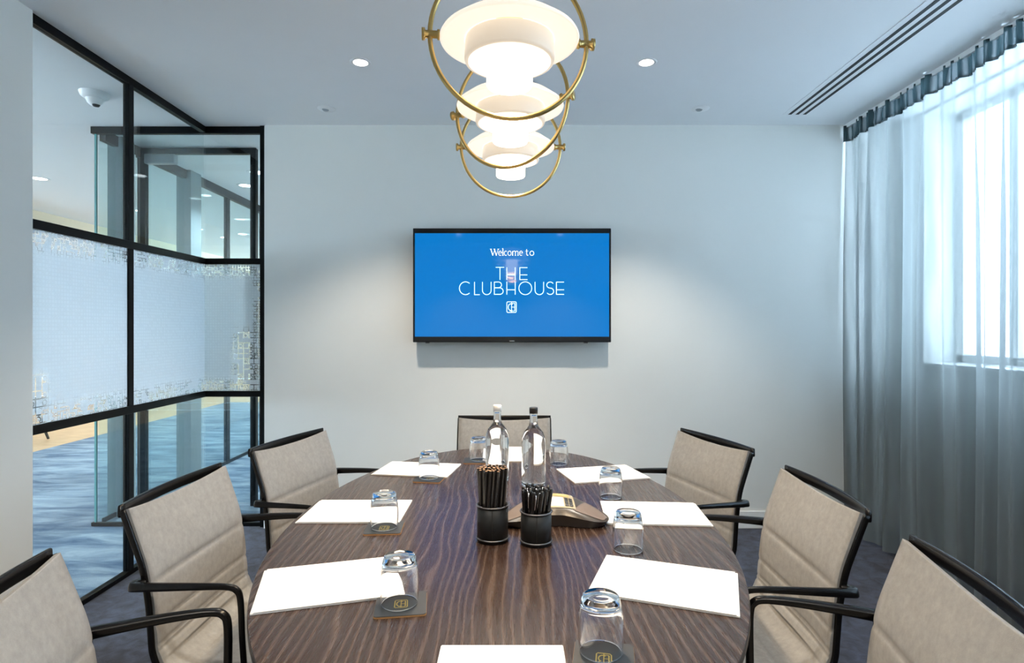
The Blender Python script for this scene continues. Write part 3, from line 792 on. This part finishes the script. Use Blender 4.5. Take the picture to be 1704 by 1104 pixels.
def mk_pen():
    t = thing('pen', '', 'pen')
    MB().lathe([(0,0),(.001,.001),(.0022,.010),(.0046,.018),(.0050,.030),(.0050,.128),(.0046,.134),(.0030,.137),(0,.138)], 14).build('barrel', M_PENB, t)
    MB().tube([(0,.0048,.131),(0,.0078,.130),(0,.0080,.122),(0,.0072,.095),(0,.0058,.090)], 0, 8, sq=(.0032,.0012)).build('clip', M_CHROME, t)
    return t
fill(.0600, 1.486, 22, .0275, .043, .55, TZ+.006, .134, mk_pen, 'black glossy pen with shiny clip standing in the right cup', 'pen', 'black pens in the right cup')

# ------------------------------------------------------------------ conference phone
ph_ = thing('speakerphone', 'dark three-legged conference speakerphone behind the pen cup', 'phone', (.118, 1.69, TZ+.0004), 0)
def pr(th):
    s_ = max(0, cos(1.5*(th-math.radians(90))))**2 if False else (.5+.5*cos(3*(th-math.radians(90))))
    return .090 + .078*s_**1.6
def phz(x, y):
    r = math.hypot(x, y); th = math.atan2(y, x); q = min(1, r/pr(th))
    return .016 + .044*(1-(r/.172)**1.5) * (1-q**10*.35) if r < .172 else .016
m = MB(); NT, NR = 96, 16
def topf(u, v_):
    th = 2*PI*u; r = pr(th)*v_; x, y = r*cos(th), r*sin(th); return (x, y, phz(x, y))
m.grid(topf, NT, NR)
m.grid(lambda u, v_: ((pr(2*PI*u)*(1-.07*v_))*cos(2*PI*u), (pr(2*PI*u)*(1-.07*v_))*sin(2*PI*u), phz(pr(2*PI*u)*cos(2*PI*u), pr(2*PI*u)*sin(2*PI*u))*(1-v_)+.002*v_), NT, 3)
m.build('phone_body', M_PHONE, ph_)
for a in (-30, 90, 210):
    ar = math.radians(a)
    def gf(u, v_):
        r = .082+.078*u; w_ = (v_*2-1)*(.040-.024*u**1.5)
        x, y = r*cos(ar)-w_*sin(ar), r*sin(ar)+w_*cos(ar); return (x, y, phz(x, y)+.0012)
    MB().grid(gf, 14, 10).build('speaker_grille', M_GRILLE, ph_, fixn=False)
def patch(x0, x1, y0, y1, dz, name, mt, par=ph_, bow=0):
    return MB().grid(lambda u, v_: (x0+(x1-x0)*u, y0+(y1-y0)*v_ - bow*(1-(2*u-1)**2), phz(x0+(x1-x0)*u, y0+(y1-y0)*v_)+dz), 12, 10).build(name, mt, par, fixn=False)
patch(-.058, .058, -.070, .050, .0015, 'console_bezel', M_PBEZ)
patch(-.045, .045, -.002, .040, .0022, 'display', M_LCD)
kp = patch(-.050, .026, -.064, -.010, .0022, 'keypad', M_KEYS)
for i in range(4):
    for j in range(2):
        patch(.030+j*.012, .040+j*.012, -.062+i*.0135, -.052+i*.0135, .0032, 'side_key', M_KEYB, ph_)
MB().box(-.035, .035, -.084, -.078, .020, .026).build('front_light_bar', M_PBEZ, ph_, bevel=.002)

# ------------------------------------------------------------------ daylight, camera, settings
W = bpy.data.worlds.new('sky'); sc.world = W; W.use_nodes = True
bg = W.node_tree.nodes['Background']; bg.inputs[0].default_value = (.60, .79, 1.0, 1); bg.inputs[1].default_value = 14

cam = bpy.data.cameras.new('camera'); co = bpy.data.objects.new('camera', cam); COL.objects.link(co)
co.location = (0, 0, CZ); co.rotation_euler = (PI/2, 0, 0)
cam.sensor_width = 36; cam.sensor_fit = 'HORIZONTAL'; cam.lens = 970/1704*36
cam.shift_x = -1/1704; cam.shift_y = -5/1704; cam.clip_start = .02
sc.camera = co
vs_ = sc.view_settings
vs_.view_transform = 'Standard'; vs_.look = 'None'; vs_.gamma = 1; vs_.exposure = .5; vs_.use_curve_mapping = False
cy = sc.cycles
cy.max_bounces = 14; cy.diffuse_bounces = 5; cy.glossy_bounces = 5; cy.transmission_bounces = 12; cy.transparent_max_bounces = 24
cy.caustics_refractive = True; cy.caustics_reflective = False; cy.blur_glossy = 1.0
cy.sample_clamp_indirect = 8; cy.use_denoising = True
